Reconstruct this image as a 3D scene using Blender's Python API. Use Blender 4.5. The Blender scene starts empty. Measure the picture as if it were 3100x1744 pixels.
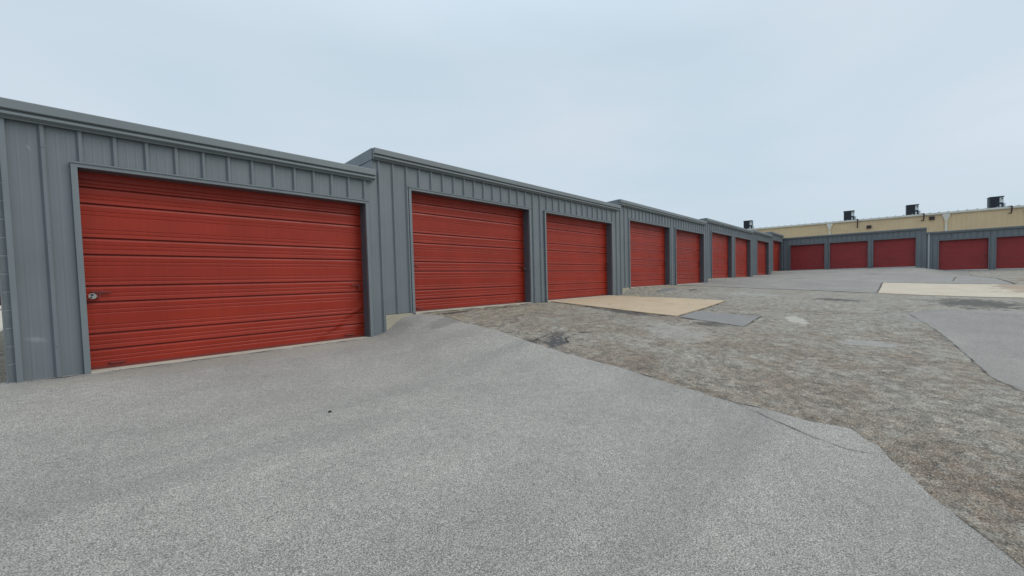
import bpy, bmesh, math, random
import numpy as np
from mathutils import Vector, Matrix, Euler
from mathutils.geometry import delaunay_2d_cdt
random.seed(7); R = math.radians
scn = bpy.context.scene; C = scn.collection

# ------------------------------------------------------------------ camera
CAM = Vector((0, -7.1866, .9627)); YAW, PITCH, ROLL = R(47.6244), R(-2.3610), R(-1.5255)
F = Vector((math.sin(YAW)*math.cos(PITCH), math.cos(YAW)*math.cos(PITCH), math.sin(PITCH)))
RT = Vector((math.cos(YAW), -math.sin(YAW), 0)); UP = RT.cross(F)
R2 = RT*math.cos(ROLL)+UP*math.sin(ROLL); U2 = -RT*math.sin(ROLL)+UP*math.cos(ROLL)
cd = bpy.data.cameras.new('camera'); cam = bpy.data.objects.new('camera', cd); C.objects.link(cam)
M = Matrix((R2, U2, -F)).transposed().to_4x4(); M.translation = CAM; cam.matrix_world = M
cd.sensor_width = 36; cd.lens = 1274.166/3100*36; cd.shift_y = 30.6/3100
cd.clip_start = .05; cd.clip_end = 3000; scn.camera = cam

# ------------------------------------------------------------------ world
SUN_EL, SUN_AZ = 44, 141        # azimuth clockwise from +y
w = bpy.data.worlds.new('World'); scn.world = w; w.use_nodes = True
nt = w.node_tree; nt.nodes.clear(); N = nt.nodes.new; L = nt.links.new
sky = N('ShaderNodeTexSky'); sky.sky_type = 'NISHITA'; sky.sun_disc = False
sky.sun_elevation = R(SUN_EL); sky.sun_rotation = R(SUN_AZ); sky.air_density = 1.2; sky.dust_density = 3
tc = N('ShaderNodeTexCoord'); mp = N('ShaderNodeMapping'); mp.inputs['Scale'].default_value = (1.1, 1.1, 3.2)
mp.inputs['Rotation'].default_value = (.25, .1, .6)
L(tc.outputs['Generated'], mp.inputs[0])
nz = N('ShaderNodeTexNoise'); nz.inputs['Scale'].default_value = 1.7; nz.inputs['Detail'].default_value = 6
nz.inputs['Roughness'].default_value = .45; nz.inputs['Distortion'].default_value = .3
L(mp.outputs[0], nz.inputs[0])
rp = N('ShaderNodeValToRGB'); rp.color_ramp.elements[0].position = .34; rp.color_ramp.elements[1].position = .68
rp.color_ramp.elements[0].color = (5.35, 6.48, 7.4, 1); rp.color_ramp.elements[1].color = (6.15, 6.95, 7.8, 1)
L(nz.outputs['Fac'], rp.inputs[0])
# overcast vault: cloud cover brighter toward the zenith
sx = N('ShaderNodeSeparateXYZ'); L(tc.outputs['Generated'], sx.inputs[0])
mr = N('ShaderNodeMapRange'); mr.inputs[1].default_value = .45; mr.inputs[2].default_value = 1.0
mr.inputs[3].default_value = 1.0; mr.inputs[4].default_value = 1.6; L(sx.outputs['Z'], mr.inputs[0])
sc = N('ShaderNodeVectorMath'); sc.operation = 'SCALE'; L(rp.outputs[0], sc.inputs[0]); L(mr.outputs[0], sc.inputs['Scale'])
mx = N('ShaderNodeMix'); mx.data_type = 'RGBA'; mx.inputs[0].default_value = .93
L(sky.outputs[0], mx.inputs[6]); L(sc.outputs[0], mx.inputs[7])
bg = N('ShaderNodeBackground'); bg.inputs[1].default_value = .1; L(mx.outputs[2], bg.inputs[0])
wo = N('ShaderNodeOutputWorld'); L(bg.outputs[0], wo.inputs[0])
# ------------------------------------------------------------------ sun (behind thin overcast)
sl = bpy.data.lights.new('sun', 'SUN'); sl.energy = 1.5; sl.angle = R(38); sl.color = (1, .95, .88)
so = bpy.data.objects.new('sun', sl); C.objects.link(so)
d = Vector((math.sin(R(SUN_AZ))*math.cos(R(SUN_EL)), math.cos(R(SUN_AZ))*math.cos(R(SUN_EL)), math.sin(R(SUN_EL))))
so.rotation_euler = d.to_track_quat('Z', 'Y').to_euler(); so.location = (0, -20, 30)
scn.view_settings.view_transform = 'Standard'; scn.view_settings.look = 'None'
scn.view_settings.exposure = 0.12; scn.view_settings.gamma = 1

# ------------------------------------------------------------------ material helpers
class G:
    def __init__(s, name, rough=.6, metal=0):
        s.m = bpy.data.materials.new(name); s.m.use_nodes = True; s.t = s.m.node_tree
        s.b = s.t.nodes['Principled BSDF']; s.b.inputs['Roughness'].default_value = rough
        s.b.inputs['Metallic'].default_value = metal; s.geo = s.t.nodes.new('ShaderNodeNewGeometry')
        s.P = s.geo.outputs['Position']; s.tc = s.t.nodes.new('ShaderNodeTexCoord'); s.O = s.tc.outputs['Object']
    def n(s, k, **kw):
        o = s.t.nodes.new(k)
        for a, v in kw.items(): setattr(o, a, v)
        return o
    def l(s, a, b): s.t.links.new(a, b)
    def mapv(s, src, scale=(1,1,1), loc=(0,0,0), rot=(0,0,0)):
        o = s.n('ShaderNodeMapping'); o.inputs['Scale'].default_value = scale
        o.inputs['Location'].default_value = loc; o.inputs['Rotation'].default_value = rot; s.l(src, o.inputs[0]); return o.outputs[0]
    def noise(s, scale, detail=4, rough=.55, src=None, dist=0):
        o = s.n('ShaderNodeTexNoise'); o.inputs['Scale'].default_value = scale; o.inputs['Detail'].default_value = detail
        o.inputs['Roughness'].default_value = rough; o.inputs['Distortion'].default_value = dist
        s.l(src or s.P, o.inputs[0]); return o.outputs['Fac']
    def voro(s, scale, feature='F1', src=None, out='Distance'):
        o = s.n('ShaderNodeTexVoronoi'); o.feature = feature; o.inputs['Scale'].default_value = scale
        s.l(src or s.P, o.inputs[0]); return o.outputs[out]
    def ramp(s, f, a, b, va=0., vb=1.):
        o = s.n('ShaderNodeMapRange'); o.inputs[1].default_value = a; o.inputs[2].default_value = b
        o.inputs[3].default_value = va; o.inputs[4].default_value = vb; s.l(f, o.inputs[0]); return o.outputs[0]
    def mix(s, f, a, b, mode='MIX'):
        o = s.n('ShaderNodeMix', data_type='RGBA', blend_type=mode)
        for v, i in ((f, 0), (a, 6), (b, 7)):
            if isinstance(v, (int, float)): o.inputs[i].default_value = v
            elif isinstance(v, tuple): o.inputs[i].default_value = (*v, 1)
            else: s.l(v, o.inputs[i])
        return o.outputs[2]
    def m2(s, op, a, b=None):
        o = s.n('ShaderNodeMath', operation=op)
        for v, i in ((a, 0), (b, 1)):
            if v is None: continue
            if isinstance(v, (int, float)): o.inputs[i].default_value = v
            else: s.l(v, o.inputs[i])
        return o.outputs[0]
    def blob(s, cx, cy, rx, ry, rot=0, wob=.5, scale=2.5):   # irregular stain mask in world xy, 1 inside
        mp_ = s.mapv(s.P, (1,1,0), (-cx, -cy, 0)); mr_ = s.mapv(mp_, (1,1,1), rot=(0,0,-rot)); m3 = s.mapv(mr_, (1/rx, 1/ry, 0))
        ln = s.n('ShaderNodeVectorMath', operation='LENGTH'); s.l(m3, ln.inputs[0])
        k = s.m2('ADD', ln.outputs['Value'], s.m2('MULTIPLY', s.m2('SUBTRACT', s.noise(scale, 5, .65), .5), wob*4))
        return s.ramp(k, 1.05, .8)
    def bump(s, h, strength=.3, dist=.01):
        o = s.n('ShaderNodeBump'); o.inputs['Strength'].default_value = strength; o.inputs['Distance'].default_value = dist
        s.l(h, o.inputs['Height']); s.l(o.outputs[0], s.b.inputs['Normal'])
    def col(s, c): 
        if isinstance(c, tuple): s.b.inputs['Base Color'].default_value = (*c, 1)
        else: s.l(c, s.b.inputs['Base Color'])
        return s.m

def paint(name, c, var=.12, rough=.42, streak=True, dirt=None, bump=.0):
    g = G(name, rough)
    a = g.noise(1.3, 4); f = g.ramp(a, .3, .7, 1-var, 1+var)
    if streak:
        s2 = g.noise(1, 5, .6, g.mapv(g.O, (22, 22, .7))); f = g.m2('MULTIPLY', f, g.ramp(s2, .3, .7, 1-var*.55, 1+var*.55))
    cc = g.mix(1, c, c); v = g.n('ShaderNodeVectorMath', operation='SCALE'); g.l(cc, v.inputs[0]); g.l(f, v.inputs['Scale'])
    out = v.outputs[0]
    if dirt: out = g.mix(g.ramp(g.noise(6, 6, .7), .58, .8, 0, .18), out, dirt)
    g.l(g.ramp(g.noise(3, 4), .3, .7, rough-.07, rough+.1), g.b.inputs['Roughness'])
    if bump:
        g.bump(g.noise(2.2, 2), bump, .02)
        oi = g.n('ShaderNodeObjectInfo'); v2 = g.n('ShaderNodeVectorMath', operation='SCALE'); g.l(out, v2.inputs[0])
        g.l(g.ramp(oi.outputs['Random'], 0, 1, .93, 1.09), v2.inputs['Scale']); out = v2.outputs[0]
        sz = g.n('ShaderNodeSeparateXYZ'); g.l(g.O, sz.inputs[0])
        sc2 = g.ramp(g.noise(1, 6, .7, g.mapv(g.O, (2.5, 2, 16), (4, 2, 7))), .62, .72, 0, .14)      # dulled scuffs along the slats
        out = g.mix(sc2, out, (.30, .06, .04))
    return g.col(out)

GREY = (.143, .165, .177)
m_wall = None
def wall_mat():
    g = G('grey_painted_steel', .42)
    a = g.noise(1.1, 4); s2 = g.noise(1, 6, .65, g.mapv(g.O, (30, 30, .6)))
    f = g.m2('MULTIPLY', g.ramp(a, .3, .7, .92, 1.08), g.ramp(s2, .3, .7, .94, 1.06))
    v = g.n('ShaderNodeVectorMath', operation='SCALE'); g.l(g.mix(1, GREY, GREY), v.inputs[0]); g.l(f, v.inputs['Scale'])
    # faint chalky run-off streaks and grime low on the sheet
    st = g.ramp(g.noise(1, 4, .6, g.mapv(g.O, (14, 14, .35), (3, 1, 2))), .6, .78, 0, .12)
    out = g.mix(st, v.outputs[0], (.26, .27, .28))
    out = g.mix(g.ramp(g.noise(9, 6, .75), .62, .8, 0, .3), out, (.10, .11, .115))
    # two rubbed marks on the end bay
    for cx, cz, rx, rz, ro in ((-.085, 2.60, .014, .035, .3), (-.13, .44, .09, .035, -.25)):
        p1 = g.mapv(g.P, (1, 0, 1), (-cx, 0, -cz)); p2 = g.mapv(p1, rot=(0, ro, 0)); p3 = g.mapv(p2, (1/rx, 0, 1/rz))
        ln = g.n('ShaderNodeVectorMath', operation='LENGTH'); g.l(p3, ln.inputs[0])
        k = g.m2('ADD', ln.outputs['Value'], g.m2('MULTIPLY', g.m2('SUBTRACT', g.noise(25, 4), .5), 1.2))
        out = g.mix(g.ramp(k, 1.1, .3, 0, .32), out, (.36, .38, .40))
    g.bump(g.noise(1.6, 2, .4), .25, .02)
    return g.col(out)
M_WALL = wall_mat()
M_TRIM = paint('grey_painted_trim', (.152, .178, .190), .08, .45)
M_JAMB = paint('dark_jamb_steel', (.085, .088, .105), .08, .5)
M_FASC = paint('grey_fascia_paint', (.155, .180, .188), .07, .45, streak=False)
M_ROOF = paint('pale_metal_roof', (.42, .44, .45), .08, .4)
M_RED = paint('red_door_paint', (.262, .0235, .0105), .10, .38, dirt=(.21, .04, .028), bump=.1)
M_RED.node_tree.nodes['Principled BSDF'].inputs['Specular IOR Level'].default_value = .28
M_CRIM = paint('crimson_door_paint', (.27, .019, .020), .10, .42, dirt=(.15, .02, .022))
M_REDHW = paint('red_painted_hardware', (.17, .022, .016), .1, .45, streak=False)
M_STEEL = paint('dull_steel', (.36, .35, .32), .1, .3, streak=False); M_STEEL.node_tree.nodes['Principled BSDF'].inputs['Metallic'].default_value = .6
M_BLACK = paint('black_metal', (.02, .02, .022), .1, .45, streak=False)
M_WHITE = paint('white_strip', (.62, .62, .60), .08, .6, streak=False)
M_TAN = paint('tan_painted_steel', (.66, .50, .30), .05, .55)
M_CREAM = paint('cream_trim', (.68, .66, .58), .06, .5, streak=False)
M_BROWN = paint('brown_pipe', (.05, .03, .03), .1, .5, streak=False)
M_COIL = paint('dark_condenser_coil', (.025, .035, .05), .15, .6, streak=False)
M_PANEL = paint('pale_service_panel', (.62, .68, .66), .1, .45, streak=False)

def mat_cmu():
    g = G('painted_concrete_block', .8)
    sx_ = g.n('ShaderNodeSeparateXYZ'); g.l(g.P, sx_.inputs[0])
    z = g.m2('FRACT', g.m2('DIVIDE', g.m2('ADD', sx_.outputs['Z'], 1.99+.0075), .199))
    mort = g.m2('MAXIMUM', g.ramp(z, .05, .03), g.ramp(z, .95, .97))
    out = g.mix(g.ramp(g.noise(5, 5), .3, .7), (.15, .175, .185), (.19, .215, .225))
    g.bump(g.m2('SUBTRACT', g.noise(90, 3), g.m2('MULTIPLY', mort, 2)), .6, .006)
    return g.col(g.mix(g.m2('MULTIPLY', mort, .5), out, (.34, .37, .38)))
M_CMU = mat_cmu()

def mat_concrete(name, c1, c2, stain=None, bs=.35):
    g = G(name, .85)
    out = g.mix(g.ramp(g.noise(1.4, 6, .6), .3, .7), c1, c2)
    out = g.mix(g.ramp(g.noise(70, 3, .7), .35, .75, 0, .35), out, tuple(v*.72 for v in c1))
    out = g.mix(g.ramp(g.noise(7, 6, .7), .52, .75, 0, .4), out, tuple(v*.78 for v in c2))
    out = g.mix(g.ramp(g.noise(.8, 7, .7, g.mapv(g.P, loc=(4, 4, 0)), .8), .56, .68, 0, .35), out, tuple(v*.7 for v in c1))
    hl = g.ramp(g.m2('ABSOLUTE', g.m2('SUBTRACT', g.noise(.9, 6, .55, g.mapv(g.P, loc=(7, 1, 0)), .4), .5)), .004, .001)
    out = g.mix(g.m2('MULTIPLY', hl, .5), out, tuple(v*.35 for v in c1))
    if stain: out = stain(g, out)
    g.bump(g.noise(120, 3, .7), bs, .004)
    return g.col(out)
M_PAD1 = mat_concrete('tan_concrete', (.44, .34, .225), (.50, .39, .27))
def st2(g, out):
    out = g.mix(g.m2('MULTIPLY', g.blob(22.9, -11.3, 2.6, 1.6, 0, .6, 1.5), .8), out, (.26, .19, .13))
    return g.mix(g.ramp(g.noise(.9, 5, .6), .5, .7, 0, .45), out, (.46, .34, .24))
M_PAD2 = mat_concrete('pale_worn_concrete', (.46, .40, .31), (.52, .45, .355), st2)
M_SILL = mat_concrete('sill_concrete', (.42, .38, .31), (.52, .48, .40))
M_FOUND = mat_concrete('foundation_concrete', (.33, .30, .225), (.42, .385, .30))

def mat_asphalt(name, base, tint, spk=.55, bump=.5, marks=None, scale=1.):
    g = G(name, .9)
    fine = g.noise(112*scale, 3, .85); grit = g.voro(130*scale); mid = g.noise(14, 5, .65); big = g.noise(.55, 5, .6, dist=.4)
    f = g.m2('MULTIPLY', g.ramp(fine, .36, .64, 1-spk, 1+spk), g.ramp(mid, .3, .7, .88, 1.12))
    f = g.m2('MULTIPLY', f, g.ramp(grit, .1, .7, 1.3, .7))
    f = g.m2('MULTIPLY', f, g.ramp(big, .35, .65, .88, 1.08))
    v = g.n('ShaderNodeVectorMath', operation='SCALE'); g.l(g.mix(g.ramp(g.noise(1.6, 5, .6), .35, .65), base, tint), v.inputs[0]); g.l(f, v.inputs['Scale'])
    out = v.outputs[0]
    out = g.mix(g.ramp(g.noise(150, 2, .6), .60, .68, 0, .8), out, (.56, .55, .51))      # pale stones
    out = g.mix(g.ramp(g.noise(135, 2, .6, g.mapv(g.P, loc=(5, 3, 1))), .59, .66, 0, .8), out, (.07, .07, .07))   # pits
    if marks: out = marks(g, out)
    g.bump(g.m2('ADD', fine, g.m2('MULTIPLY', grit, .6)), bump, .005)
    return g.col(out)
def near_marks(g, out):     # faint tyre-worn bands along the lane, and a dusting against the wall
    b = g.noise(1, 4, .5, g.mapv(g.P, (.18, 1.1, 1), rot=(0, 0, R(-14))))
    out = g.mix(g.ramp(b, .50, .66, 0, .30), out, (.14, .138, .13))
    out = g.mix(g.m2('MULTIPLY', g.blob(5.0, -.95, .5, .28, 0, .5, 5), .35), out, (.10, .10, .10))
    out = g.mix(g.m2('MULTIPLY', g.blob(1.9, -.35, 2.6, .22, 0, .35, 3), .35), out, (.34, .31, .25))
    return out
M_ASPH = mat_asphalt('grey_asphalt', (.352, .330, .297), (.318, .300, .272), .62, .85, near_marks)
M_ASPH2 = mat_asphalt('blue_grey_asphalt_patch', (.232, .224, .212), (.212, .205, .196), .40, .5)
M_ASPH3 = mat_asphalt('smooth_grey_asphalt', (.280, .262, .238), (.245, .230, .210), .40, .5)
def mat_old():
    g = G('weathered_asphalt', .92)
    P2 = g.mapv(g.P, (1, 1, 1))
    fine = g.noise(70, 5, .88); grit = g.voro(90); mid = g.noise(9, 6, .7); patch = g.noise(.8, 8, .72, dist=.5); pt2 = g.noise(3.4, 8, .78, dist=.3)
    sp = g.n('ShaderNodeSeparateXYZ'); g.l(g.P, sp.inputs[0])
    # browner where silt settles (near strip), greyer farther off
    far = g.ramp(sp.outputs['X'], 9, 15, -.02, .05)
    br = g.ramp(g.m2('SUBTRACT', g.m2('ADD', g.m2('MULTIPLY', patch, .55), g.m2('MULTIPLY', pt2, .45)), far), .47, .58)
    edge = g.m2('MULTIPLY', g.ramp(sp.outputs['X'], 6.2, 4.2), g.ramp(pt2, .38, .55)); br = g.m2('MAXIMUM', g.m2('MULTIPLY', br, .85), edge)
    out = g.mix(br, (.285, .264, .222), (.200, .152, .110))
    ye = g.m2('MULTIPLY', g.ramp(sp.outputs['Y'], -2.2, -.4), g.ramp(g.noise(1.7, 6, .6), .4, .6))
    out = g.mix(g.m2('MULTIPLY', ye, .7), out, (.33, .285, .19))
    out = g.mix(g.ramp(g.noise(3.1, 7, .7, g.mapv(g.P, loc=(9, 2, 0)), .8), .57, .68, 0, .5), out, (.30, .30, .275))
    out = g.mix(g.ramp(g.noise(2.4, 8, .75, g.mapv(g.P, loc=(1, 8, 0)), 1.2), .57, .68, 0, .8), out, (.09, .075, .06))
    for sc_, wd, k in ((1.1, .006, .8), (2.7, .008, .6), (6., .012, .45)):     # wandering hairline cracks
        rn = g.noise(sc_, 6, .6, g.mapv(g.P, loc=(sc_*3, 1, 0)), .5)
        ln_ = g.ramp(g.m2('ABSOLUTE', g.m2('SUBTRACT', rn, .5)), wd, wd*.3)
        ln_ = g.m2('MULTIPLY', ln_, g.ramp(g.noise(1.3, 3, .5, g.mapv(g.P, loc=(2, sc_, 0))), .46, .56, 0, k))
        out = g.mix(ln_, out, (.05, .045, .038))
    f = g.m2('MULTIPLY', g.ramp(fine, .38, .62, .15, 1.80), g.ramp(mid, .36, .64, .60, 1.36))
    f = g.m2('MULTIPLY', f, g.ramp(grit, .1, .7, 1.22, .78))
    v = g.n('ShaderNodeVectorMath', operation='SCALE'); g.l(out, v.inputs[0]); g.l(f, v.inputs['Scale']); out = v.outputs[0]
    out = g.mix(g.ramp(g.noise(95, 2, .6), .60, .68, 0, .75), out, (.55, .52, .45))
    # alligator cracking in scattered areas
    wv = g.n('ShaderNodeMix', data_type='VECTOR'); wv.inputs[0].default_value = .35
    nn = g.n('ShaderNodeTexNoise'); nn.inputs['Scale'].default_value = 3; nn.inputs['Detail'].default_value = 5; g.l(g.P, nn.inputs[0])
    g.l(g.P, wv.inputs[4]); g.l(nn.outputs['Color'], wv.inputs[5])
    cr = g.ramp(g.voro(1.5, 'DISTANCE_TO_EDGE', wv.outputs[1]), .018, .004)
    cr = g.m2('MULTIPLY', cr, g.ramp(g.noise(.5, 4), .48, .58))
    out = g.mix(g.m2('MULTIPLY', cr, .4), out, (.05, .048, .045))
    B = g.blob
    for a, col_, k in ((B(5.25, -3.30, .34, .16, .3, 1.3, 11), (.045, .047, .055), .85), (B(4.98, -3.0, .25, .12, .2, 1.2, 12), (.05, .045, .04), .8), (B(5.6, -3.05, .3, .12, .2, 1.3, 12), (.05, .045, .04), .7),
                       (B(9.12, -2.6, .26, .6, 0, 1.0, 8), (.055, .05, .045), .85), (B(8.9, -4.4, .3, .3, 0, 1.0, 8), (.06, .055, .05), .8),
                       (B(10.6, -5.66, .5, .18, .4, .6, 6), (.44, .415, .36), .8),
                       (B(14.9, -1.15, .9, .22, .1, .7, 4), (.15, .155, .16), .8), (B(15.3, -1.9, .6, .12, .2, .8, 5), (.05, .045, .04), .8),
                       (B(14.5, -6.0, .35, .5, 0, .9, 6), (.06, .06, .062), .8),
                       (B(15.6, -8.7, 1.7, .8, 0, 1.0, 4), (.06, .06, .052), .9),
                       (B(12.3, -8.3, .8, 1.0, 0, .6, 3), (.24, .24, .235), .8),
                       (B(9.0, -6.9, .25, .5, .6, .6, 5), (.33, .325, .31), .6),
                       (B(27., -12.2, 3.6, 1.5, 0, .8, 1.5), (.19, .14, .10), .85), (B(33., -13.5, 5, 1.5, 0, .8, 1.5), (.24, .21, .16), .7),
                       (B(14.8, -3.9, .5, .9, 0, .9, 3), (.33, .32, .29), .5), (B(7.4, -4.4, .9, .5, .5, .9, 3), (.34, .33, .30), .5), (B(11.2, -2.2, .3, .25, 0, .8, 5), (.06, .055, .05), 0),
                       (B(5.7, -.32, .5, .12, 0, .9, 8), (.05, .045, .04), .8), (B(7.4, -.25, .9, .08, 0, .9, 8), (.06, .055, .05), .7), (B(9.25, -1.9, .16, .7, 0, 1., 7), (.05, .045, .04), .7)):
        out = g.mix(g.m2('MULTIPLY', a, k), out, col_)
    g.bump(g.m2('ADD', g.m2('ADD', fine, g.m2('MULTIPLY', grit, .7)), g.m2('MULTIPLY', mid, 1.5)), .7, .010)
    return g.col(out)
M_OLD = mat_old()
def mat_gap():
    g = G('dark_joint', .95); return g.col(g.mix(g.ramp(g.noise(30, 4), .4, .6), (.03, .028, .025), (.075, .065, .05)))
M_GAP = mat_gap()

# ------------------------------------------------------------------ mesh helpers
def link(name, bm, mat, parent=None, smooth=False):
    me = bpy.data.meshes.new(name); bm.normal_update(); bm.to_mesh(me); bm.free(); me.materials.append(mat)
    if smooth:
        for p in me.polygons: p.use_smooth = True
    o = bpy.data.objects.new(name, me); C.objects.link(o)
    if parent: o.parent = parent
    return o
def tag(o, label=None, cat=None, group=None, kind=None):
    for k, v in (('label', label), ('category', cat), ('group', group), ('kind', kind)):
        if v: o[k] = v
    return o
def empty(name, loc=(0,0,0), rz=0):
    o = bpy.data.objects.new(name, None); C.objects.link(o); o.location = loc; o.rotation_euler = (0, 0, rz); return o
def box(bm, x0, x1, y0, y1, z0, z1, bev=0):
    vs = [bm.verts.new(p) for p in ((x0,y0,z0),(x1,y0,z0),(x1,y1,z0),(x0,y1,z0),(x0,y0,z1),(x1,y0,z1),(x1,y1,z1),(x0,y1,z1))]
    fs = [bm.faces.new([vs[i] for i in f]) for f in ((0,3,2,1),(4,5,6,7),(0,1,5,4),(1,2,6,5),(2,3,7,6),(3,0,4,7))]
    if bev:
        es = list({e for f in fs for e in f.edges}); bmesh.ops.bevel(bm, geom=es, offset=bev, segments=2, affect='EDGES', profile=.6)
def boxm(name, mat, parent, *bs, bev=0):
    bm = bmesh.new()
    for b in bs: box(bm, *b, bev=bev)
    return link(name, bm, mat, parent)
def extrude_x(bm, prof, x0, x1, caps=True):      # closed (y,z) profile swept along x
    a = [bm.verts.new((x0, y, z)) for y, z in prof]; b = [bm.verts.new((x1, y, z)) for y, z in prof]; n = len(prof)
    for i in range(n): bm.faces.new((a[i], a[(i+1) % n], b[(i+1) % n], b[i]))
    if caps: bm.faces.new(a[::-1]); bm.faces.new(b)
    bmesh.ops.recalc_face_normals(bm, faces=bm.faces[:])
def tube(bm, pts, r, n=10):
    pts = [Vector(p) for p in pts]; rings = []
    for i, p in enumerate(pts):
        t = (pts[min(i+1, len(pts)-1)]-pts[max(i-1, 0)]).normalized()
        a = t.cross(Vector((0, 0, 1)) if abs(t.z) < .9 else Vector((1, 0, 0))).normalized(); b = t.cross(a)
        rings.append([bm.verts.new(p+(a*math.cos(k/n*math.tau)+b*math.sin(k/n*math.tau))*r) for k in range(n)])
    for q, s in zip(rings, rings[1:]):
        for k in range(n): bm.faces.new((q[k], q[(k+1) % n], s[(k+1) % n], s[k]))
    bm.faces.new(rings[0][::-1]); bm.faces.new(rings[-1])
    bmesh.ops.recalc_face_normals(bm, faces=bm.faces[:])

# ------------------------------------------------------------------ terrain
STEPS = [(4.43,.37,.13),(13.87,.23,.13),(23.0,.20,.10),(32.3,.10,.12),(38.05,.27,.12),(41.6,.07,.3)]
SXK = [-30,0,9.25,13,18.6,24,30,38,42]; SVK = [.072,.075,.082,.046,.056,.04,.03,.01,0]
def terr(x, y):
    x = np.asarray(x, float); y = np.asarray(y, float); a = np.maximum(-y, 0); z = np.full(x.shape, -.022)
    for c, h, ww in STEPS: z = z+h/(1+np.exp(-np.clip((x-c)/(ww+.16*np.minimum(a, 6)), -40, 40)))
    D = np.where(a < 8, a, 8+4*(1-np.exp(-(np.maximum(a, 8)-8)/4)))
    z = z-np.interp(x, SXK, SVK)*D
    t = np.clip((x-28)/12, 0, 1); t = t*t*(3-2*t)
    z = z-.33*t/(1+np.exp(-np.clip((a-9.0)/.35, -40, 40)))
    # the old surface is never quite flat
    z = z+.006*np.sin(x*1.3+y*.7)*np.cos(y*1.1-x*.4)*np.clip(a/2, 0, 1)+.003*np.sin(x*3.1-y*2.3)*np.clip(a/2, 0, 1)
    return z
def T(x, y): return float(terr(np.array([x]), np.array([y]))[0])
def rough(poly, step=.16, j=.018, straight=()):
    out = []
    for i, (a, b) in enumerate(zip(poly, poly[1:]+poly[:1])):
        L_ = math.dist(a, b); n = max(1, int(L_/step)) if L_ < 30 else 8
        if i in straight: out.append(a); continue
        for k in range(n):
            t = k/n; jj = 0 if k == 0 else j
            out.append((a[0]+(b[0]-a[0])*t+random.uniform(-jj, jj), a[1]+(b[1]-a[1])*t+random.uniform(-jj, jj)))
    return out
near = [(5.10,.22),(5.12,-.25),(5.2,-.45),(5.2,-.83),(5.12,-1.44),(5.12,-2.13),(5.05,-2.57),(4.96,-3.07),(4.89,-3.57),(4.82,-4.02),(4.78,-4.52),(4.71,-4.88),
        (4.63,-5.21),(4.58,-5.5),(4.52,-5.8),(4.49,-6.03),(4.53,-6.29),(4.48,-6.55),(4.5,-6.75),(4.53,-6.91),(4.45,-6.98),(4.36,-7.02),(4.28,-7.11),(4.15,-7.15),
        (4.06,-7.18),(3.91,-7.27),(3.67,-7.36),(3.52,-7.45),(3.3,-7.58),(3.11,-7.68),(2.3,-8.15),(.8,-8.9),(-2,-9.8),(-9,-11),(-9,-.9),(-3,-.12),(-.46,.04),(-.35,.22)]
pad1 = [(9.40,.22),(9.42,-3.56),(12.92,-3.60),(13.05,.22)]
patch = [(9.42,-3.60),(9.16,-4.97),(10.65,-4.95),(10.5,-3.62)]
strip = [(18.5,.22),(18.72,-2.3),(18.84,-4.32),(18.9,-6.68),(23.92,-6.78),(23.85,-8.0),(23.82,-10.4),(30,-10.6),(37.6,-10.5),(40.5,-10.7),(42.75,-10.75),(42.75,.22)]
pad2 = [(18.9,-6.72),(18.7,-7.9),(18.9,-8.9),(19.1,-9.8),(19.15,-12.4),(23.2,-12.6),(23.7,-11.2),(23.79,-10.4),(23.82,-8.0),(23.89,-6.81)]
rgt = [(13.0,-7.62),(12.58,-7.39),(11.96,-7.54),(11.03,-7.71),(10.05,-7.86),(9.23,-7.95),(8.15,-8.0),(7.41,-8.03),(7.14,-8.09),(6.8,-8.19),(5.2,-8.7),(4.5,-10),(4.2,-22),(13.9,-22),(13.8,-9.2),(13.6,-8.55),(13.41,-8.07)]
apron = [(41.0,-.25),(40.6,-3.9),(42.5,-3.95),(42.5,-.25)]
back_slab = [(-40,9.0),(-.9,9.0),(-.9,90),(-40,90)]
REG = [('near_asphalt', rough(near, .14, .016), .010), ('concrete_pad', rough(pad1, .3, .006), .022), ('asphalt_patch', rough(patch, .12, .012), .008),
       ('far_asphalt', rough(strip, .3, .012), .010), ('worn_concrete_pad', rough(pad2, .2, .02), .020), ('right_asphalt', rough(rgt, .10, .03), .004),
       ('concrete_apron', rough(apron, .3, .01), .016), ('back_pavement', back_slab, .03)]
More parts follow.
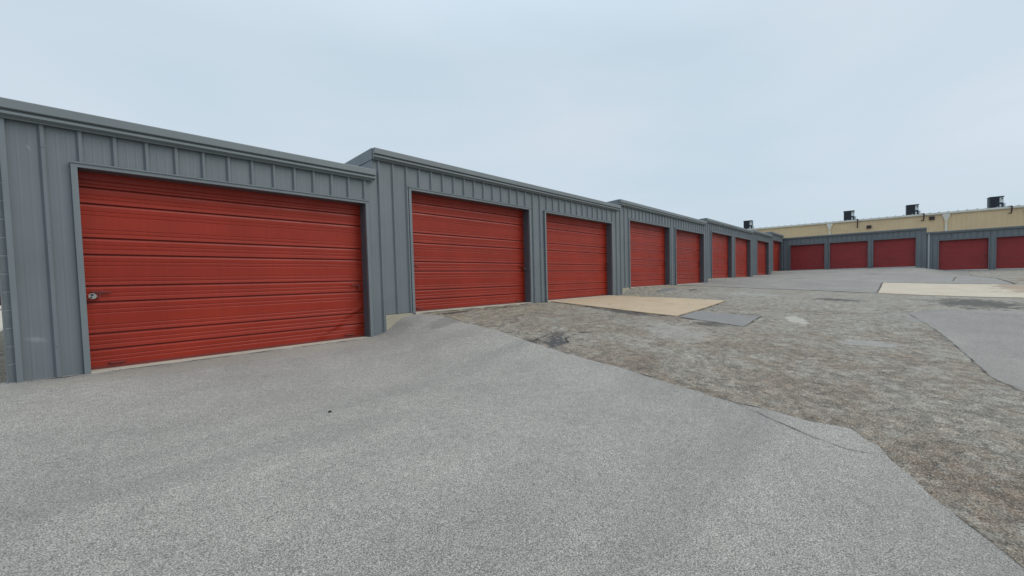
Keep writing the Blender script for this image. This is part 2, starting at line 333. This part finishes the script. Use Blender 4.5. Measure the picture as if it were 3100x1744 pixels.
def build_ground():
    pts = []; seen = set()
    def grid(xs, ys):
        for x in xs:
            for y in ys:
                k = (round(x, 2), round(y, 2))
                if k not in seen: seen.add(k); pts.append(Vector((x+random.uniform(-.003, .003), y+random.uniform(-.003, .003))))
    ar = np.arange
    grid(ar(-3, 44.1, .5), ar(-15, .6, .3))
    grid(ar(-3, 10, .25), ar(-10, .4, .15))
    for c, *_ in STEPS[:5]: grid(ar(c-.8, c+1.0, .1), ar(-2.4, .35, .12))
    grid(ar(-60, 90, 3.), ar(-60, 100, 3.))
    B_ = 1200
    pts += [Vector(p) for p in ((-B_,-B_),(B_,-B_),(B_,B_),(-B_,B_),(0,-B_),(0,B_),(B_,0),(-B_,0),(-300,-300),(300,-300),(300,300),(-300,300))]
    edges = []
    for nme, poly, off in REG:
        b = len(pts); n = len(poly); pts.extend(Vector(p) for p in poly)
        edges += [(b+i, b+(i+1) % n) for i in range(n)]
    vs, es, fs, *_ = delaunay_2d_cdt(pts, edges, [], 0, 1e-5)
    V = np.array([(v.x, v.y) for v in vs]); cen = np.array([V[list(f)].mean(0) for f in fs])
    def inside(poly):
        x, y = cen[:, 0], cen[:, 1]; r = np.zeros(len(cen), bool); n = len(poly)
        for i in range(n):
            (x1, y1), (x2, y2) = poly[i], poly[(i+1) % n]
            if y1 == y2: continue
            c = ((y1 > y) != (y2 > y)) & (x < (x2-x1)*(y-y1)/(y2-y1)+x1); r ^= c
        return r
    own = np.full(len(cen), -1)
    for i, (nme, poly, off) in enumerate(REG): own[inside(poly) & (own < 0)] = i
    Z = terr(V[:, 0], V[:, 1])
    mats = {'near_asphalt': M_ASPH, 'concrete_pad': M_PAD1, 'asphalt_patch': M_ASPH2, 'far_asphalt': M_ASPH3, 'worn_concrete_pad': M_PAD2,
            'right_asphalt': M_ASPH3, 'concrete_apron': M_SILL, 'back_pavement': M_SILL, 'ground': M_OLD}
    for i in range(-1, len(REG)):
        nme, off = ('ground', 0) if i < 0 else (REG[i][0], REG[i][2])
        bm = bmesh.new(); vm = {}
        def gv(k):
            if k not in vm: vm[k] = bm.verts.new((V[k][0], V[k][1], Z[k]+off))
            return vm[k]
        for fi in np.where(own == i)[0]: bm.faces.new([gv(k) for k in fs[fi]])
        bmesh.ops.recalc_face_normals(bm, faces=bm.faces[:])
        if bm.faces and sum(f.normal.z for f in bm.faces) < 0: bmesh.ops.reverse_faces(bm, faces=bm.faces[:])
        if i >= 0:      # slab edge: a small skirt down past the old surface
            be = [e for e in bm.edges if e.is_boundary]
            r = bmesh.ops.extrude_edge_only(bm, edges=be)
            for v in [g_ for g_ in r['geom'] if isinstance(g_, bmesh.types.BMVert)]: v.co.z -= off+.03
        o = link(nme, bm, mats[nme], smooth=True); o['kind'] = 'structure'
        if i >= 0: o.data.set_sharp_from_angle(angle=R(40))
build_ground()
# open joints and cracks: thin dark ribbons lying in the seams
def ribbon(bm, pts, w0, off, wob=.5, step=.07):
    P = []
    for a, b in zip(pts, pts[1:]):
        n = max(1, int(math.dist(a, b)/step)); P += [(a[0]+(b[0]-a[0])*k/n, a[1]+(b[1]-a[1])*k/n) for k in range(n)]
    P.append(pts[-1]); prev = None; ph = random.random()*9
    for i, p in enumerate(P):
        q = P[min(i+1, len(P)-1)]; r = P[max(i-1, 0)]; d_ = Vector((q[0]-r[0], q[1]-r[1])).normalized(); n_ = Vector((-d_.y, d_.x))
        ww = w0*(1+wob*math.sin(i*.7+ph)+wob*random.uniform(-1, 1))*.5*min(1, (i+.3)/3, (len(P)-i-.7)/3); ww = max(ww, .001)
        c = Vector(p)+n_*random.uniform(-1, 1)*w0*.6
        v = []
        for s in (-1, 1):
            xx, yy = c.x+n_.x*ww*s, c.y+n_.y*ww*s; v.append(bm.verts.new((xx, yy, T(xx, yy)+off)))
        if prev: bm.faces.new((prev[0], v[0], v[1], prev[1]))
        prev = v
    bmesh.ops.recalc_face_normals(bm, faces=bm.faces[:])
bm = bmesh.new()
ribbon(bm, [(4.74,-5.3),(4.62,-5.78),(4.42,-6.15),(4.28,-6.41),(4.13,-6.71),(4.06,-6.92),(4.11,-7.1)], .007, .0155, .5)
for k in range(2, len(near)-9, 1):
    if random.random() < .6: ribbon(bm, [near[k], near[k+1]], .007 if k > 20 else .012, .0135, .9)
ribbon(bm, [(9.37,-.1),(9.38,-3.6),(9.13,-4.98)], .03, .009, .7); ribbon(bm, [(9.1,-4.98),(10.68,-4.98),(10.9,-4.6)], .022, .006, .6)
ribbon(bm, [(9.42,-3.60),(12.93,-3.63)], .022, .011, .7); ribbon(bm, [(13.09,-.1),(12.96,-3.6)], .02, .010, .7)
ribbon(bm, [p for p in strip[:4]], .03, .012, .8); ribbon(bm, [(18.87,-6.73),(23.94,-6.76)], .025, .026, .5)
ribbon(bm, [(23.86,-6.8),(23.86,-10.4)], .05, .03, .5); ribbon(bm, [(23.86,-10.45),(30,-10.62),(37.6,-10.5)], .05, .015, .6)
for k in range(2, 10): ribbon(bm, [rgt[k-1], rgt[k]], .006, .012, .98) if k != 3 else None
for a in ([(5.0,-3.0),(5.35,-2.95),(5.55,-3.25),(5.3,-3.5),(5.05,-3.4)], [(5.5,-3.3),(6.0,-3.25),(6.35,-3.5)], [(8.6,-2.3),(8.8,-2.9),(8.7,-3.5)],
          [(14.1,-1.0),(14.9,-1.5),(15.6,-1.9),(16.2,-2.9),(16.6,-3.0)], [(14.3,-5.7),(14.35,-6.1)], [(14.6,-5.9),(14.5,-6.2)], [(14.2,-6.3),(14.3,-6.6)],
          [(6.0,-1.5),(6.9,-1.3),(7.6,-1.7)], 
          [(25,-3),(27,-3.4),(30,-3.1)], [(21,-1.2),(22.3,-1.9)], [(33,-6),(36,-6.4)], [(5.3,-.35),(5.9,-.28),(6.6,-.2),(7.8,-.16)], [(26,-9),(33,-9.6)]):
    ribbon(bm, a, .016 if a[0][0] < 13 else .03, .0135 if a[0][0] > 18 else .005, .9)
for a, b in ((-.25,.25), (.35,3.9), (4.0,4.30), (4.9,8.65), (8.7,9.3), (12.95,13.62), (14.2,18.0), (18.1,18.6), (22.3,22.85), (23.5,27.2), (27.3,31.6), (33.3,37.1), (38.4,42.3)):
    ribbon(bm, [(a,-.062), (b,-.062)], .022, .013, .9)
o = link('ground_cracks', bm, M_GAP); o['kind'] = 'structure'

# ------------------------------------------------------------------ storage rows
def rib_profile(x0, x1, phase, pitch=.302):
    P = {round(x0, 4): 0., round(x1, 4): 0.}; k0 = int((x0-phase)/pitch)-2
    for k in range(k0, k0+int((x1-x0)/pitch)+6):
        c = phase+k*pitch
        for dx, y in ((-.040, 0), (-.016, -.033), (.013, -.033), (.034, 0), (.095, 0), (.103, -.0016), (.113, -.0016), (.121, 0),
                      (.181, 0), (.189, -.0016), (.199, -.0016), (.207, 0)):
            if x0+.003 < c+dx < x1-.003: P[round(c+dx, 4)] = y
    # pin the ends to whatever the profile is there
    return sorted(P.items())
def panel(bm, x0, x1, z0, z1, phase):
    pr = rib_profile(x0, x1, phase); prev = None
    nz_ = max(1, int((z1-z0)/.5))
    for x, y in pr:
        col = [bm.verts.new((x, y, z0+(z1-z0)*k/nz_)) for k in range(nz_+1)]
        if prev:
            for k in range(nz_): bm.faces.new((prev[k], col[k], col[k+1], prev[k+1]))
        prev = col
def screws(bm, x0, x1, zs, phase, pitch=.302):
    k = math.ceil((x0+.05-phase)/pitch)
    while phase+k*pitch < x1-.05:
        c = phase+k*pitch
        for z in zs:
            box(bm, c-.007, c+.007, -.038, -.031, z-.007, z+.007)
        k += 1
MAJ = [.245,.445,.84,1.04,1.43,1.635,2.055,2.255]; 
def door_profile(h, kind):
    """list of (z, y) from bottom up; +y is into the building"""
    P = [(0., 0.)]
    if kind == 'A':
        majors = MAJ; thin = []
        edges = [0]+MAJ+[h]
        for a, b in zip(edges, edges[1:]):
            wd = b-a
            if wd < .26: thin += [b-.093, b-.143]
            else: thin += [b-.095, b-.145, a+.05, a+.10]+([ (a+b)/2-.012 ] if False else [])
        thin = [t for t in thin if .03 < t < h-.02]
    else:
        majors = [k for k in np.arange(.30, h-.05, .42)]; thin = [t for t in np.arange(.07, h-.02, .07) if min(abs(t-m_) for m_ in majors) > .03]
    ev = [(m_, 'M') for m_ in majors]+[(t, 't') for t in thin]
    for z, k in sorted(ev):
        if k == 'M': P += [(z-.040, -.002), (z-.018, .004), (z-.015, .030), (z+.004, .032), (z+.006, -.004), (z+.018, -.003)]
        else: P += [(z-.012, -.001), (z-.003, .0055), (z+.003, .0065), (z+.006, 0.)]
    P.append((h, 0.)); return P
def make_door(parent, x0, wdt, h, base, kind, yd, dent=False, label=None, mat=None):
    bm = bmesh.new(); pr = door_profile(h, kind); nx = 60 if dent else (14 if kind == 'A' else 4); s0 = random.random()*9
    prev = None
    for i in range(nx+1):
        x = x0+wdt*i/nx; col = []
        for z, y in pr:
            yy = yd+y+.0018*math.sin(x*1.9+s0+z*.5)*math.sin(z*2.1+s0)
            if kind == 'A' and base > .3: yy += .0
            if dent:      # the lower right corner has been driven in along a diagonal crease
                xr = x-x0; e = (xr-2.72)*.62-(z-.0)*.98+.02*math.sin(z*21)
                e2 = (xr-3.30)*.9-abs(z-.50)*1.3
                if e > 0: yy += .016*min(e, .07)/.07+.006*math.sin(min(e, .5)*16)
                if e2 > 0: yy += .007*math.sin(min(e2, .3)*18)
            col.append(bm.verts.new((x, yy, base+z)))
        if prev:
            for a in range(len(pr)-1): bm.faces.new((prev[a], col[a], col[a+1], prev[a+1]))
        prev = col
    g = link('garage_door', bm, mat, parent)
    if label: g['label'] = label
    t = .055 if kind == 'A' else .045; p = -.046
    boxm('door_frame', M_TRIM, g, (x0-t, x0, p, .002, base-.02, base+h), 
         (x0+wdt, x0+wdt+t, p, .002, base-.02, base+h), 
         (x0-t, x0+wdt+t, p, .0015, base+h+.001, base+h+.058), 
         (x0-t-.012, x0+wdt+t+.012, p-.012, p-.0005, base+h+.045, base+h+.062))
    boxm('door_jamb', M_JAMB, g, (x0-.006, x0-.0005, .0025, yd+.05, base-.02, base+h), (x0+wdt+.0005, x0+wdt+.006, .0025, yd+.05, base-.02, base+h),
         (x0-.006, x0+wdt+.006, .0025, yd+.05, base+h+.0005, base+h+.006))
    boxm('door_sill', M_SILL if kind == 'A' else M_WHITE, g, (x0+.001, x0+wdt-.001, -.055, yd+.12, base-.16, base-.004))
    boxm('bottom_bar', M_REDHW, g, (x0+.01, x0+wdt-.01, yd-.012, yd-.002, base+.0, base+.032))
    return g
def latch(g, x, z, yd, s):     # slide bolt on its plate, s = +1 bolt to the right
    boxm('latch', M_REDHW, g, (x-.055, x+.055, yd-.012, yd-.001, z-.028, z+.020), (x-.13*s if s > 0 else x-.04, x+.04 if s > 0 else x+.13, yd-.026, yd-.012, z-.006, z+.010),
         (x-.010, x+.004, yd-.045, yd-.026, z-.055, z+.010), (x+.012, x+.024, yd-.045, yd-.026, z-.055, z+.010), (x-.010, x+.024, yd-.045, yd-.026, z-.068, z-.055), bev=.002)
def hand(g, x, z, yd):
    bm = bmesh.new(); box(bm, x-.09, x+.09, yd-.006, yd-.001, z-.012, z+.012); tube(bm, [(x-.07, yd-.006, z), (x-.06, yd-.035, z), (x+.06, yd-.035, z), (x+.07, yd-.006, z)], .007, 8)
    link('lift_handle', bm, M_REDHW, g)
FP = [(0, 0), (-.085, 0), (-.088, -.008), (-.088, -.098), (-.080, -.106), (-.050, -.110), (-.050, -.128), (-.078, -.134), (-.078, -.160), (-.028, -.186), (-.028, -.198), (0, -.198)]
def fascia(parent, x0, x1, zt, sc_=1., lip=True):
    bm = bmesh.new(); extrude_x(bm, [(y*sc_-.0335, zt+z*sc_) for y, z in FP], x0, x1)
    return link('eave_fascia', bm, M_FASC, parent)
def row(parent, secs, doors, W_, H_, kind, yd, phase, depth, mat, slope=.062, labels={}):
    for i, (xa, xb, xl, xr, base, top) in enumerate(secs):     # xl/xr: extent of the low wall sheet (steps lap)
        ds = [x for x in doors if xa <= x+W_/2 <= xb]
        bm = bmesh.new(); zt = top-.03
        c = xl
        for x in sorted(ds):
            panel(bm, c, x-.03, base-.14 if c > xl or i == 0 else base, zt, phase); panel(bm, x-.03, x+W_+.03, base+H_+.03, zt, phase); c = x+W_+.03
        panel(bm, c, xr, base-.14, zt, phase)
        sz = [base+.35, base+1.55, base+2.62]
        cc = xl
        for x in sorted(ds)+[None]:
            screws(bm, cc, (x-.03) if x is not None else xr, sz, phase); cc = (x+W_+.03) if x is not None else 0
        # sheet end, roof side and rear of the shell
        if i:      # upper sheet reaching left over the lower neighbour's eave
            panel(bm, xa+.008, xl, secs[i-1][5]-.03 if secs[i-1][5] < top else base, zt, phase)
        link('wall_cladding', bm, M_WALL, parent)
        bm = bmesh.new(); box(bm, xa+.02, xb-.004 if i < len(secs)-1 else xr, depth-.15, depth, base-.5, top-slope*depth-.02); link('rear_wall', bm, M_WALL, parent)
        fascia(parent, xa-.005, xb, top, 1. if kind == 'A' else .85)
        # low slope roof falling to the rear, with its raised rake trim on the near end
        bm = bmesh.new(); extrude_x(bm, [(-.03, top-.004), (depth, top-slope*depth-.004), (depth, top-slope*depth-.05), (.01, top-.05)], xa+.012, xb-.01); link('roof', bm, M_ROOF, parent)
        bm = bmesh.new(); extrude_x(bm, [(-.034, top+.004), (depth+.02, top-slope*depth+.004), (depth+.02, top-slope*depth-.18), (-.034, top-.195)], xa-.020, xa+.012); link('rake_trim', bm, M_TRIM, parent)
        bm = bmesh.new(); extrude_x(bm, [(.002, top-.15), (depth, top-slope*depth-.15), (depth, base-.6), (.002, base-.3)], xa-.004, xa+.010); link('end_wall', bm, M_WALL, parent)
        for x in ds:
            k = doors.index(x); g = make_door(parent, x, W_, H_, base, kind, yd, dent=(kind == 'A' and k == 0), mat=mat, label=labels.get(k))
            if kind == 'A':
                latch(g, x+W_-.11, base+.955, yd, 1); latch(g, x+.11, base+.955, yd, -1); hand(g, x+.25, base+.06, yd); hand(g, x+W_-.30, base+.06, yd)
            else: latch(g, x+W_-.12, base+.95, yd, 1); hand(g, x+W_-.3, base+.06, yd)
            # dark interior lining so nothing shows through the slot
            bm = bmesh.new(); box(bm, x-.02, x+W_+.02, yd+.06, yd+.08, base-.1, base+H_+.1); link('door_backing', bm, M_BLACK, g)
DA = [.288, 4.937, 9.310, 14.277, 18.632, 23.517, 27.865, 33.349, 38.469]; WA, HA = 3.6576, 2.4384
SA = [(-.36, 4.13, -.26, 4.27, 0., 3.064), (4.13, 13.48, 4.27, 13.66, .380, 3.470), (13.48, 22.52, 13.66, 22.9, .607, 3.690),
      (22.52, 32.05, 22.9, 32.3, .806, 3.870), (32.05, 37.9, 32.3, 38.05, .902, 3.960), (37.9, 42.52, 38.05, 42.52, 1.181, 4.235)]
rowA = tag(empty('storage_building', (0, 0, 0)), 'long grey metal storage row stepping uphill with nine orange-red garage doors', 'building', 'grey storage rows')
LA = {0: 'nearest widest-looking red door with a dented lower right corner'}
row(rowA, SA, DA, WA, HA, 'A', .175, .025, 9., M_RED, labels=LA)
boxm('corner_trim', M_TRIM, rowA, (-.292, -.245, -.040, -.002, -.12, 2.87), (-.2922, -.288, -.002, .011, -.12, 2.87))
boxm('block_end_wall', M_CMU, rowA, (-.357, -.262, .012, 9., -.4, 2.80))
for xl, x2, zb, zt in ((4.275, 4.90, -.3, .372), (13.665, 14.24, 0, .60), (22.905, 23.47, .3, .80), (32.305, 33.3, .4, .895), (38.055, 38.44, .5, 1.175)):
    boxm('foundation', M_FOUND, rowA, (xl, x2, -.030, .12, zb, zt), bev=.006)

rowB = tag(empty('storage_building', (42.555, 0, 0), R(-90)), 'farther grey storage row across the end with dark crimson doors, below the tan building', 'building', 'grey storage rows')
SB = [(-.45, 8.81, -.45, 8.81, 1.231, 3.99), (8.81, 19.5, 8.81, 19.5, .907, 3.64)]
row(rowB, SB, [.553, 3.241, 5.902, 9.435, 12.125, 14.815], 2.345, 2.08, 'B', .16, .1, 7.5, M_CRIM)
bm = bmesh.new(); tube(bm, [(8.92, -.12, 3.50), (8.92, -.09, 3.38), (8.92, -.075, 3.2), (8.92, -.075, 1.02), (8.92, -.09, .95), (8.92, -.20, .90)], .045, 8)
box(bm, 8.86, 8.98, -.125, -.032, 1.18, 1.21)
link('downspout', bm, paint('pale_grey_downspout', (.40, .44, .46), .06, .4), rowB)

# padlocks hang on the latches
def lock_body(bm, kind):
    if kind == 'disc':
        c = [bm.verts.new((.038*math.cos(t)*(.95 if math.sin(t) > 0 else 1), y, .036*math.sin(t)-.004)) for y in (-.014, .014) for t in [k/20*math.tau for k in range(20)]]
        for k in range(20): bm.faces.new((c[k], c[(k+1) % 20], c[20+(k+1) % 20], c[20+k]))
        bm.faces.new(c[:20][::-1]); bm.faces.new(c[20:])
    else: box(bm, -.024, .024, -.011, .011, -.045, 0, bev=.004)
    bmesh.ops.recalc_face_normals(bm, faces=bm.faces[:])
def padlock(x, z, kind, label, mat, y=.115):
    e = tag(empty('padlock', (x, y, z)), label, 'padlock', 'padlocks on the garage doors')
    bm = bmesh.new(); lock_body(bm, kind); link('lock_body', bm, mat, e)
    if kind == 'disc':
        bm = bmesh.new(); lock_body(bm, kind); bmesh.ops.scale(bm, vec=(.42, 1.2, .34), verts=bm.verts); bmesh.ops.translate(bm, vec=(-.004, 0, .012), verts=bm.verts); link('shackle_slot', bm, M_BLACK, e)
        bm = bmesh.new(); tube(bm, [(-.012, -.017, -.02), (-.012, -.021, -.02)], .010, 12); link('keyway', bm, M_BLACK, e)
    else:
        bm = bmesh.new(); tube(bm, [(-.016, 0, 0)]+[(-.016*math.cos(t), 0, .02+.016*math.sin(t)) for t in [k/8*math.pi for k in range(9)]]+[(.016, 0, 0)], .0045, 8); link('shackle', bm, M_STEEL, e)
padlock(.350, .915, 'disc', 'silver disc padlock at the left edge of the nearest red door', M_STEEL)
padlock(8.56, 1.27, 'bar', 'dark padlock on the right edge of the second red door', paint('dark_steel', (.09, .09, .10), .1, .35, streak=False))
padlock(12.93, 1.50, 'bar', 'dark padlock on the right edge of the third red door, beside the tan concrete pad', paint('dark_steel_worn', (.09, .085, .09), .1, .35, streak=False))
padlock(31.47, 1.72, 'disc', 'small bright padlock on the right edge of the seventh red door', M_STEEL)

# ------------------------------------------------------------------ tan building beyond, in its own frame (u to the right, outward = -v)
tan_ang = R(-90)+math.atan2(1.5, 21.5)
tb = tag(empty('warehouse', (55.45, 6.5, 0), tan_ang), 'tan metal-sided building with pale eave gutter rising behind the storage rows', 'building')
bm = bmesh.new(); prev = None; u = -2.
while u < 60:
    for du, v in ((0, 0), (.03, -.02), (.07, -.02), (.10, 0)):
        a = bm.verts.new((u+du, v, 0)); b = bm.verts.new((u+du, v, 6.15))
        if prev: bm.faces.new((prev[0], a, b, prev[1]))
        prev = (a, b)
    u += .305
box(bm, -2, 60, 14, 14.2, 0, 6.2); box(bm, -2.1, -2., 0, 14.2, 0, 6.15)
link('wall', bm, M_TAN, tb)
bm = bmesh.new(); extrude_x(bm, [(-.03, 6.28), (-.17, 6.28), (-.17, 6.16), (-.13, 6.10), (-.03, 6.09)], -2.1, 60); link('eave_gutter', bm, M_CREAM, tb)
bm = bmesh.new(); extrude_x(bm, [(-.10, 6.30), (14.3, 7.1), (14.3, 7.0), (-.10, 6.281)], -2.1, 60)
u = -1.6
while u < 60:
    box(bm, u-.025, u+.025, -.15, -.04, 6.29, 6.375)
    a = [(-.10, 6.30), (14.2, 7.09), (14.2, 7.14), (-.10, 6.35)]; extrude_x(bm, a, u-.02, u+.02); u += .61
link('roof', bm, M_ROOF, tb)
def t_uv(P0, P1): pass
ca, sa = math.cos(tan_ang), math.sin(tan_ang)
def tan_u(px, py):     # where a pixel of the eave strikes the wall plane, along u
    X = (px*3100/2576-1550)/1274.166; Y = (py*3100/2576-872-30.6)/1274.166; v = F+R2*X-U2*Y
    n_ = Vector((-sa, ca, 0)); q = Vector((55.45, 6.5, 0)); t = (q-CAM).dot(n_)/v.dot(n_); h = CAM+v*t-q
    return h.x*ca+h.y*sa, h.z
for u0 in (8.48, 17.16, 25.8):
    bm = bmesh.new()
    P = []
    for hw, z, d0 in ((.26, 6.085, -.16), (.26, 5.98, -.16), (.085, 5.52, -.11), (.085, 5.45, -.11)):
        P.append([bm.verts.new(q) for q in ((u0-hw, d0, z), (u0+hw, d0, z), (u0+hw, -.02, z), (u0-hw, -.02, z))])
    for a, b in zip(P, P[1:]):
        for k in range(4): bm.faces.new((a[k], a[(k+1) % 4], b[(k+1) % 4], b[k]))
    bm.faces.new(P[0]); bmesh.ops.recalc_face_normals(bm, faces=bm.faces[:])
    c = link('rain_collector', bm, M_CREAM, tb)
    boxm('downspout', M_CREAM, c, (u0-.075, u0+.075, -.10, -.022, 0, 5.36)); boxm('strap', M_TAN, c, (u0-.10, u0+.10, -.115, -.021, 5.36, 5.45))
for u0, z0 in ((11.67, 5.45), (16.21, 5.82), (22.15, 5.80)):
    g = boxm('wall_vent', M_BROWN, tb, (u0-.19, u0+.19, -.14, -.021, z0-.16, z0+.16), bev=.01)
    boxm('louvre', M_BLACK, g, *[(u0-.14, u0+.14, -.150, -.139, z0-.12+k*.06, z0-.09+k*.06) for k in range(5)])

# rooftop condensers
CON = []
ac_labels = ['dark rooftop condenser farthest left, half hidden behind the storage row roof', 'dark rooftop condenser above the middle crimson doors, second from the left',
             'dark rooftop condenser second from the right, its hooked pipe next to a louvred vent', 'rightmost dark rooftop condenser, largest of the four on the tan building']
def make_ac(u0, vset, label, hook=True, pl=.5, first=None, z0=6.24):
    q = tb.matrix_basis @ Vector((u0, vset, z0))
    e = tag(empty('rooftop_condenser', q, tan_ang), label, 'air conditioner', 'condensers on the tan building roof')
    bm = bmesh.new(); box(bm, -.40, .14, 0, .80, .06, .95, bev=.04); box(bm, .14, .40, .12, .80, .06, .95, bev=.02); link('coil_casing', bm, M_COIL, e)
    e.scale = (1.1, 1.1, 1.13)
    boxm('top_cover', M_COIL, e, (-.42, .42, -.02, .82, .951, 1.0), bev=.01)
    boxm('grille', M_BLACK, e, *[(-.36+k*.04, -.352+k*.04, -.012, -.001, .10, .92) for k in range(13)], *[(-.37, .13, -.010, -.0015, .14+k*.1, .146+k*.1) for k in range(8)])
    boxm('upper_panel', M_PANEL, e, (.16, .385, .085, .119, .50, .90), bev=.01)
    boxm('switch', M_BLACK, e, (.27, .34, .06, .0845, .74, .84), bev=.006)
    boxm('lower_panel', M_PANEL, e, (.17, .27, .085, .119, .14, .36), bev=.01)
    boxm('side_box', M_PANEL, e, (.402, .54, .30, .60, .12, .46), bev=.01)
    boxm('curb', M_ROOF, e, (-.44, .5, .0, .85, -.03, .059))
    if hook:
        bm = bmesh.new(); y1 = -vset-.22
        tube(bm, [(.30, .06, .10), (.42, -.05, .05), (.55, y1+.4, .06), (.62, y1+.08, .06), (.63, y1, .03), (.63, y1, -.10), (.60, y1, -pl), (.59, y1+.02, -pl-.04)], .05, 8)
        if pl < .68: tube(bm, [(.60, y1, -pl), (.45, y1+.01, -pl-.02)], .04, 8)
        link('conduit', bm, M_BROWN, e)
    return e
for (px0, py0, px1, py1, hk, pl), lb in zip(((1866, 556, 1886, 575, False, .5), (2121, 530, 2146, 552, True, .70), (2281, 514, 2310, 536, True, .52), (2490, 492, 2530, 518, True, .48)), ac_labels):
    ua, _ = tan_u(px0, py1); ub, _ = tan_u(px1, py1); CON.append(make_ac((ua+ub)/2+.08, .75, lb, hk, pl))

# ------------------------------------------------------------------ things past the left end of the row
m_car = paint('maroon_car_paint', (.06, .012, .018), .05, .25, streak=False); m_gl = paint('dark_glass', (.02, .025, .03), .05, .1, streak=False)
cy = 34.; czb = T(-8, cy)+.03
car = tag(empty('parked_car', (-2.0, cy, czb), R(3)), 'dark maroon car parked beyond the left end of the near storage row', 'car')
bm = bmesh.new()
prof = [(-2.2, .28), (2.2, .28), (2.25, .62), (2.1, .82), (1.25, .92), (.65, 1.38), (-.95, 1.42), (-1.65, .98), (-2.15, .93), (-2.27, .6)]
a = [bm.verts.new((x, -.86, z)) for x, z in prof]; b = [bm.verts.new((x, .86, z)) for x, z in prof]
for v in a+b:
    if v.co.z > 1.2: v.co.y *= .8
for i in range(len(prof)): bm.faces.new((a[i], a[(i+1) % 10], b[(i+1) % 10], b[i]))
bm.faces.new(a[::-1]); bm.faces.new(b); bmesh.ops.recalc_face_normals(bm, faces=bm.faces[:])
bmesh.ops.bevel(bm, geom=bm.edges[:], offset=.05, segments=2, affect='EDGES'); link('body', bm, m_car, car)
for s in (-1, 1):
    bm = bmesh.new(); vs = [bm.verts.new((x, s*yy, z)) for x, yy, z in ((-1.35, .872, .97), (1.05, .872, .97), (.55, .722, 1.32), (-.85, .722, 1.34))]
    bm.faces.new(vs); r = bmesh.ops.extrude_face_region(bm, geom=bm.faces[:]); bmesh.ops.translate(bm, vec=(0, s*.01, 0), verts=[v for v in r['geom'] if isinstance(v, bmesh.types.BMVert)])
    bmesh.ops.recalc_face_normals(bm, faces=bm.faces[:]); link('side_window', bm, m_gl, car)
    for wx in (-1.4, 1.4):
        bm = bmesh.new(); tube(bm, [(wx, s*.70, .32), (wx, s*.89, .32)], .32, 24); wh = link('wheel', bm, M_BLACK, car)
        bm = bmesh.new(); tube(bm, [(wx, s*.885, .32), (wx, s*.90, .32)], .19, 16); link('rim', bm, M_STEEL, wh)
# small loose stone on the near asphalt
bm = bmesh.new(); bmesh.ops.create_icosphere(bm, subdivisions=2, radius=.016)
for v in bm.verts: v.co *= random.uniform(.8, 1.15); v.co.z *= .6
o = link('stone', bm, paint('dark_stone', (.035, .033, .03), .2, .8, streak=False)); o.location = (1.75, -3.19, T(1.75, -3.19)+.018)
tag(o, 'small dark loose stone lying on the near grey asphalt', 'stone')
